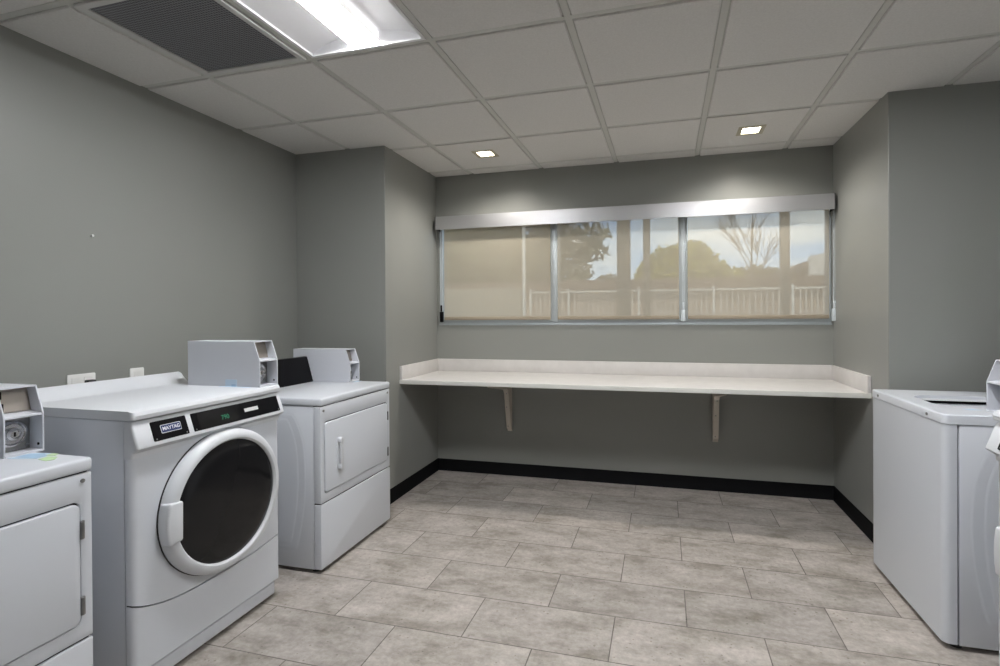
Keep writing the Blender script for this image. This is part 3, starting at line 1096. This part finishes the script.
def make_troffer(k, r, label, lens_mat=None):
    c = cell(k, r, 1)
    tr = thing('ceiling_troffer', label, 'ceiling light', (c[0], c[1], H), math.atan(GR), 'recessed troffers')
    hx, hy = GW / 2 - 0.014, GD / 2 - 0.014
    b = MB()
    # rim
    o_ = [(-hx, -hy), (hx, -hy), (hx, hy), (-hx, hy)]
    w = 0.016
    i_ = [(-hx + w, -hy + w), (hx - w, -hy + w), (hx - w, hy - w), (-hx + w, hy - w)]
    b.prism(o_, 'z', 0.001, 0.012, hole=i_, bev=0.001, seg=1)
    b.build('frame', REFL, tr, smooth=False)
    # twin curved reflectors with end plates
    N = 14
    X = hx - w
    arch = [(-X + 2 * X * i / N, 0.010 + 0.062 * (1 - (-1 + 2 * i / N) ** 2) ** 0.75) for i in range(N + 1)]
    b = bmesh.new()
    A = [b.verts.new((x, -hy + w, z)) for x, z in arch]
    B = [b.verts.new((x, hy - w, z)) for x, z in arch]
    for i in range(N):
        b.faces.new((A[i], A[i + 1], B[i + 1], B[i]))
    b.faces.new(A)
    b.faces.new(B[::-1])
    mb = MB()
    mi = mb._mi(REFL)
    vm = {v: mb.bm.verts.new(v.co) for v in b.verts}
    for f in b.faces:
        mb.bm.faces.new([vm[v] for v in f.verts])
    b.free()
    mb.build('reflector', None, tr)
    b = MB()
    lw = 0.070
    b.prism([(-lw, 0.060), (-lw, 0.016), (lw, 0.016), (lw, 0.060)], 'y', -hy + w + 0.006, hy - w - 0.006, m=LENSS)
    b.box(-lw + 0.001, lw - 0.001, -hy + w + 0.007, hy - w - 0.007, 0.0145, 0.0155, m=lens_mat or LENS)
    b.build('lens', None, tr, smooth=False)
    b = MB().box(-hx, hx, -hy, hy, 0.085, 0.13)
    b.build('housing', REFL, tr, smooth=False)
    return tr


make_troffer(*TROFFERS[0], 'square white recessed ceiling light with a glowing centre strip, beside the dark vent')
make_troffer(*TROFFERS[1], 'square white recessed ceiling light outside the frame, above the top right', LENSB)
make_troffer(*TROFFERS[2], 'square white recessed ceiling light outside the frame, above the near dryer', LENSD)
make_troffer(*TROFFERS[3], 'square white recessed ceiling light outside the frame, above the space by the right front-load washer', LENSD)

# return air grille
c = cell(0, -1)
vn = thing('return_air_grille', 'dark grey egg-crate air return grille set in the ceiling over the left wall', 'air vent', (c[0], c[1], H), math.atan(GR))
hx, hy = GW / 2 - 0.016, GD / 2 - 0.016
w = 0.030
b = MB().prism([(-hx, -hy), (hx, -hy), (hx, hy), (-hx, hy)], 'z', -0.004, 0.010,
               hole=[(-hx + w, -hy + w), (hx - w, -hy + w), (hx - w, hy - w), (-hx + w, hy - w)], bev=0.003, seg=1)
b.build('frame', VENTF, vn, smooth=False)
b = MB().box(-hx + w, hx - w, -hy + w, hy - w, 0.004, 0.010)
b.build('grille', VENT, vn, smooth=False)

# square recessed downlights
DL = [(-1.243, 3.607, 'small square downlight in the ceiling above the left end of the counter'),
      (0.588, 3.620, 'small square downlight in the ceiling above the right half of the window')]
for x, y, lab in DL:
    o = thing('downlight', lab, 'ceiling light', (x, y, H), math.atan(GR), 'square recessed downlights')
    a, ap = 0.082, 0.054
    b = bmesh.new()
    mb = MB()
    mb.prism(rrect(-a, a, -a, a, 0.003, 2), 'z', -0.003, 0.003, hole=rrect(-ap, ap, -ap, ap, 0.003, 2), m=DTRIM)
    b.free()
    mb.build('trim', None, o, smooth=False)
    mb = MB().box(-ap - 0.004, ap + 0.004, -ap - 0.004, ap + 0.004, 0.0035, 0.014)
    mb.build('lens', DLENS, o, smooth=False)
    ld = bpy.data.lights.new('downlight_beam', 'SPOT')
    ld.energy = 52
    ld.color = (1.0, 0.95, 0.87)
    ld.spot_size = math.radians(152)
    ld.spot_blend = 0.8
    ld.shadow_soft_size = 0.05
    lo = bpy.data.objects.new('downlight_beam', ld)
    COL.objects.link(lo)
    lo.location = (x, y, H - 0.012)

# ------------------------------------------------------------------ outside
b = MB().box(-40, 40, YB + T, 60, -0.30, -0.12)
struct(b.build('ground', ASPH, smooth=False))
# low stucco wall on the left of the yard
b = MB().box(-7.0, -2.15, 8.0, 8.2, -0.12, 1.78, bev=0.01)
tag(b.build('garden_wall', STUCCO, smooth=False), 'beige stucco yard wall seen through the left window pane', 'wall')
b = MB().box(-2.135, -2.090, 7.98, 8.03, -0.12, 3.6, bev=0.006)
tag(b.build('downspout', PICKET, smooth=False), 'thin white upright pipe at the end of the stucco yard wall', 'pipe')
# fence of thin pickets
fx0, fx1, fyy = -2.04, 5.4, 8.06
f = thing('picket_fence', 'cream metal picket fence across the yard outside the window', 'fence', ((fx0 + fx1) / 2, fyy, -0.12))
ox = (fx0 + fx1) / 2
posts = [-2.02, -1.394, -0.299, 0.79, 1.86, 2.95, 4.04, 5.38]
for px in posts:
    b = MB().box(px - ox - 0.016, px - ox + 0.016, -0.016, 0.016, 0.0, 1.88, bev=0.004)
    b.build('post', PICKET, f, smooth=False)
for i in range(len(posts) - 1):
    a, c = posts[i] - ox + 0.024, posts[i + 1] - ox - 0.024
    b = MB()
    for zz in (0.20, 1.81):
        b.box(a, c, -0.012, 0.012, zz, zz + 0.028)
    n = max(2, int(round((c - a) / 0.076)))
    for j in range(1, n):
        px = a + (c - a) * j / n
        b.box(px - 0.0065, px + 0.0065, -0.0065, 0.0065, 0.12, 1.81)
    b.build('picket_panel', PICKD, f, smooth=False)
# porch posts close to the window
for px, hw, lab in ((-0.358, 0.068, 'thick taupe porch post outside the middle window pane'),
                    (-0.121, 0.036, 'thin taupe porch post just right of the thick one, outside the middle pane'),
                    (1.198, 0.040, 'taupe porch post crossing the sky outside the right window pane'),
                    (1.625, 0.060, 'taupe porch post at the far right edge of the window')):
    b = MB().box(-hw, hw, -hw, hw, 0.0, 3.6, bev=0.006)
    b.box(-hw - 0.02, hw + 0.02, -hw - 0.02, hw + 0.02, 0.0, 0.12, bev=0.006)
    o = tag(b.build('porch_post', POSTM, smooth=False), lab, 'post', 'porch posts outside')
    o.location = (px, 5.5, -0.12)
# long low garage behind the fence: tan wall under a brown fascia
gb = thing('garage', 'long low tan garage with brown fascia beyond the fence', 'building', (4.0, 14.0, -0.12))
b = MB().box(-10.0, 16.0, 0.0, 2.6, 0.0, 2.1)
b.build('wall', TANW, gb, smooth=False)
b = MB().box(-10.2, 16.2, -0.35, 2.8, 2.10, 2.37, bev=0.01)
b.build('roof', FASCIA, gb, smooth=False)
for px, lab in ((-3.2, ''), (2.2, ''), (7.4, '')):
    b = MB().box(px - 1.2, px + 1.2, -0.03, 0.01, 0.0, 2.0, bev=0.01)
    b.build('door', TANW2, gb, smooth=False)
# house with a low roof at far right
hb = thing('house', 'pale house with low brown gable roof at the far right beyond the garage', 'building', (11.4, 22.0, -0.12))
b = MB().prism([(-4.2, 0), (6.0, 0), (6.0, 4.2), (1.5, 5.4), (-4.2, 4.1)], 'y', 0.0, 6.0, m=PALEW)
b.build('wall', None, hb, smooth=False)
b = MB()
b.prism([(-6.2, 3.35), (-6.2, 3.10), (0.2, 4.65), (0.2, 5.15)], 'y', -0.8, 6.5)
b.prism([(-5.6, 3.2), (-5.6, 2.2), (-1.3, 2.2), (-1.3, 4.25)], 'y', -0.3, 6.0)
b.build('roof', ROOF, hb, smooth=False)
b = MB().prism([(-6.0, 0.0), (-4.6, 0.0), (-4.6, 3.85), (-6.0, 3.56)], 'y', -1.1, -0.85)
b.build('gable_wall', PALEW, hb, smooth=False)


def tree_crown(name, clumps, leafsize, dens, m, parent, seed):
    b = MB()
    for i, (c, s) in enumerate(clumps):
        b.leaves(c, s, int(dens * s[0] * s[1] * s[2] * 4.19), leafsize, seed + i)
    return b.build(name, m, parent, smooth=False)


# pine: broad, dark, filling the left panes
pn = thing('pine_tree', 'large dark pine tree behind the left and middle window panes', 'tree', (-9.0, 22.0, -0.12))
pn.scale = (1.25, 1.25, 1.25)
b = MB().tube([(0, 0, 0), (0.1, 0, 3), (0, 0, 6), (0.1, 0, 9)], [0.35, 0.3, 0.22, 0.1], 10)
for i in range(14):
    a = i * 2.4
    z = 2.2 + i * 0.45
    b.tube([(0, 0, z), (2.2 * math.cos(a), 2.2 * math.sin(a), z + 0.3), (3.8 * math.cos(a), 3.8 * math.sin(a), z + 0.2)], [0.1, 0.06, 0.03], 6)
b.build('trunk', BARK, pn)
rn = random.Random(3)
cl = []
for i in range(120):
    z = rn.uniform(1.6, 8.6)
    rad = 4.9 * (1.0 - ((z - 4.2) / 6.5) ** 2) ** 0.5
    a = rn.uniform(0, 2 * PI)
    q = rad * rn.random() ** 0.5
    s = rn.uniform(0.55, 1.15)
    cl.append(((q * math.cos(a), q * 0.6 * math.sin(a), z), (s, s * 0.9, s * 0.62)))
cl += [((5.15, 0, 4.0), (0.55, 0.5, 0.40)), ((5.0, 0.2, 3.35), (0.6, 0.5, 0.30)), ((4.5, 0, 2.7), (0.7, 0.5, 0.35)), ((3.9, -0.3, 3.9), (1.1, 0.8, 0.9)), ((3.8, 0, 2.4), (1.2, 0.8, 0.7)), ((4.3, 0, 4.9), (0.9, 0.7, 0.5)), ((3.0, 0, 1.9), (1.6, 0.8, 0.6)),
       ((2.6, -0.4, 3.0), (1.1, 0.8, 0.8)), ((3.3, -0.4, 3.2), (0.9, 0.7, 0.8)), ((2.5, -0.4, 4.2), (1.0, 0.8, 0.7)), ((3.4, -0.3, 4.4), (0.8, 0.7, 0.6)), ((2.9, -0.3, 2.3), (0.9, 0.7, 0.5))]
tree_crown('foliage', cl, 0.125, 170, NEEDLE, pn, 100)

# rounded autumn tree
an = thing('autumn_tree', 'rounded yellow-green tree straddling the right mullion, beyond the garage', 'tree', (1.1, 24.0, -0.12))
b = MB().tube([(0, 0, 0), (0, 0, 2), (0.1, 0, 4)], [0.25, 0.2, 0.08], 8)
b.build('trunk', BARK, an)
cl = [((-0.1, 0, 3.1), (2.0, 1.4, 1.55)), ((-1.3, 0, 2.6), (1.1, 1.0, 1.1)), ((1.3, 0, 2.7), (1.2, 1.0, 1.15)), ((0.2, 0, 4.0), (1.0, 0.8, 0.75))]
tree_crown('foliage', cl, 0.13, 190, LEAFY, an, 300)

# hedge-like shrubs behind the garage
for i, (sx, sy, w_, h_, m_, lab) in enumerate((
        (5.1, 30.0, 2.0, 4.2, LEAFO, 'olive shrub just right of the yellow-green tree'),
        (9.9, 36.0, 2.4, 4.6, LEAFO, 'olive shrub behind the bare tree trunk'),
        (-2.7, 30.0, 1.6, 3.9, LEAFO, 'rusty olive shrub between the pine and the thick porch post'))):
    o = thing('shrub', lab, 'shrub', (sx, sy, -0.12), 0, 'shrubs beyond the garage')
    b = MB().tube([(0, 0, 0), (0, 0, h_ * 0.6)], [0.12, 0.05], 6)
    b.build('stem', BARK, o)
    cl = [((0, 0, h_ * 0.6), (w_, w_ * 0.7, h_ * 0.38)), ((w_ * 0.5, 0, h_ * 0.45), (w_ * 0.7, w_ * 0.6, h_ * 0.36)), ((-w_ * 0.55, 0, h_ * 0.45), (w_ * 0.7, w_ * 0.6, h_ * 0.38))]
    tree_crown('foliage', cl, 0.14, 150, m_, o, 400 + i * 10)

# low rusty shrubs by the fence
for i, (sx, lab) in enumerate(((1.08 + 0.28, 'low rust-coloured bush behind the fence below the bare tree'), (2.72, 'low rust-coloured bush behind the fence near the right window edge'))):
    o = thing('shrub', lab, 'shrub', (sx, 8.7, -0.12), 0, 'rusty bushes by the fence')
    tree_crown('foliage', [((0, 0, 0.75), (0.42, 0.35, 0.75)), ((0.2, 0, 0.6), (0.35, 0.3, 0.6))], 0.04, 900, LEAFR, o, 500 + i * 7)
    b = MB().tube([(0, 0, 0), (0, 0, 1.0)], [0.03, 0.012], 6)
    b.build('stem', BARK, o)

# bare tree
bt = thing('bare_tree', 'bare winter tree with thin branches behind the right window pane', 'tree', (2.13, 13.0, -0.12))
b = MB()
rn = random.Random(11)


def branch(p, d, L, r, lvl):
    pts = [Vector(p)]
    rs = [r]
    cur = Vector(p)
    dd = Vector(d).normalized()
    n = 4
    for i in range(n):
        dd = (dd + Vector((rn.uniform(-.16, .16), rn.uniform(-.16, .16), rn.uniform(-.02, .16)))).normalized()
        cur = cur + dd * L / n
        pts.append(cur.copy())
        rs.append(max(0.005, r * (1 - 0.6 * (i + 1) / n)))
    b.tube(pts, rs, 5)
    if lvl == 0:
        return
    for i in range(5 if lvl > 1 else 4):
        k = rn.uniform(0.3, 1.0)
        q = pts[min(n, int(k * n))]
        a = rn.uniform(0, 2 * PI)
        nd_ = (dd * 0.9 + Vector((math.cos(a), math.sin(a), 0.25)) * 0.75).normalized()
        branch(q, nd_, L * rn.uniform(0.45, 0.68), max(0.0065, r * 0.6), lvl - 1)


b.tube([(0, 0, 0), (0.02, 0, 1.2), (-0.02, 0, 2.4), (0.0, 0, 3.2), (0.03, 0, 4.2), (0.0, 0, 5.2)], [0.06, 0.05, 0.042, 0.034, 0.022, 0.008], 8)
for i in range(7):
    a = i * 2 * PI / 7 + 0.3
    branch((0.0, 0, 2.0 + 0.2 * i), (0.62 * math.cos(a), 0.5 * math.sin(a), 1), 1.35, 0.012, 2)
b.build('branches', BARK, bt)

# ------------------------------------------------------------------ sky and sun
wd = bpy.data.worlds.new('sky')
SC.world = wd
wd.use_nodes = True
nt = wd.node_tree
bg = nt.nodes['Background']
tc = nt.nodes.new('ShaderNodeTexCoord')
sep = nt.nodes.new('ShaderNodeSeparateXYZ')
nt.links.new(tc.outputs['Generated'], sep.inputs[0])
rp = nt.nodes.new('ShaderNodeValToRGB')
rp.color_ramp.elements[0].position = 0.0
rp.color_ramp.elements[0].color = (0.66, 0.82, 1.0, 1)
rp.color_ramp.elements[1].position = 0.5
rp.color_ramp.elements[1].color = (0.30, 0.52, 0.95, 1)
nt.links.new(sep.outputs['Z'], rp.inputs[0])
mp = nt.nodes.new('ShaderNodeMapping')
mp.inputs['Scale'].default_value = (3, 3, 9)
nt.links.new(tc.outputs['Generated'], mp.inputs[0])
nz = nt.nodes.new('ShaderNodeTexNoise')
nz.inputs['Scale'].default_value = 1.6
nz.inputs['Detail'].default_value = 6
nt.links.new(mp.outputs[0], nz.inputs['Vector'])
r2 = nt.nodes.new('ShaderNodeValToRGB')
r2.color_ramp.elements[0].position = 0.42
r2.color_ramp.elements[1].position = 0.62
nt.links.new(nz.outputs['Fac'], r2.inputs[0])
mx = nt.nodes.new('ShaderNodeMix')
mx.data_type = 'RGBA'
nt.links.new(r2.outputs[0], mx.inputs['Factor'])
nt.links.new(rp.outputs[0], mx.inputs['A'])
mx.inputs['B'].default_value = (0.92, 0.97, 1, 1)
nt.links.new(mx.outputs['Result'], bg.inputs['Color'])
bg.inputs['Strength'].default_value = 1.9

sn = bpy.data.lights.new('sun', 'SUN')
sn.energy = 3.0
sn.color = (1.0, 0.93, 0.82)
sn.angle = math.radians(1.5)
so = bpy.data.objects.new('sun', sn)
COL.objects.link(so)
so.rotation_euler = (math.radians(52), 0, math.radians(-25))      # from behind the building

# ------------------------------------------------------------------ camera
F, CX, CY, CH = 510.35, 525.45, 317.3, 1.344
yaw, pitch, roll = -0.2559, -0.0050, -0.0065


def ray(a, c):
    cr, sr = math.cos(roll), math.sin(roll)
    x, z2, y2 = a[0] * cr - a[2] * sr, a[0] * sr + a[2] * cr, a[1]
    cp, sp = math.cos(pitch), math.sin(pitch)
    y, z = y2 * cp - z2 * sp, y2 * sp + z2 * cp
    cy, sy = math.cos(yaw), math.sin(yaw)
    return Vector((x * cy + y * sy, -x * sy + y * cy, z))


right, fwd, up = ray((1, 0, 0), 0), ray((0, 1, 0), 0), ray((0, 0, 1), 0)
cam = bpy.data.cameras.new('camera')
cam.sensor_fit = 'HORIZONTAL'
cam.sensor_width = 36.0
cam.lens = F * 36.0 / 1000.0
cam.shift_x = -(CX - 500.0) / 1000.0
cam.shift_y = (CY - 333.0) / 1000.0
cam.clip_start = 0.02
co = bpy.data.objects.new('camera', cam)
COL.objects.link(co)
M = Matrix((right, up, -fwd)).transposed().to_4x4()
M.translation = (0, 0, CH)
co.matrix_world = M
SC.camera = co

SC.view_settings.view_transform = 'Standard'
SC.view_settings.look = 'None'
SC.view_settings.gamma = 1.0
SC.view_settings.exposure = 0.0
SC.view_settings.use_curve_mapping = False
SC.cycles.use_denoising = True
SC.cycles.use_adaptive_sampling = False
SC.cycles.max_bounces = 12
SC.cycles.diffuse_bounces = 8
SC.cycles.transparent_max_bounces = 16
SC.cycles.sample_clamp_indirect = 6.0
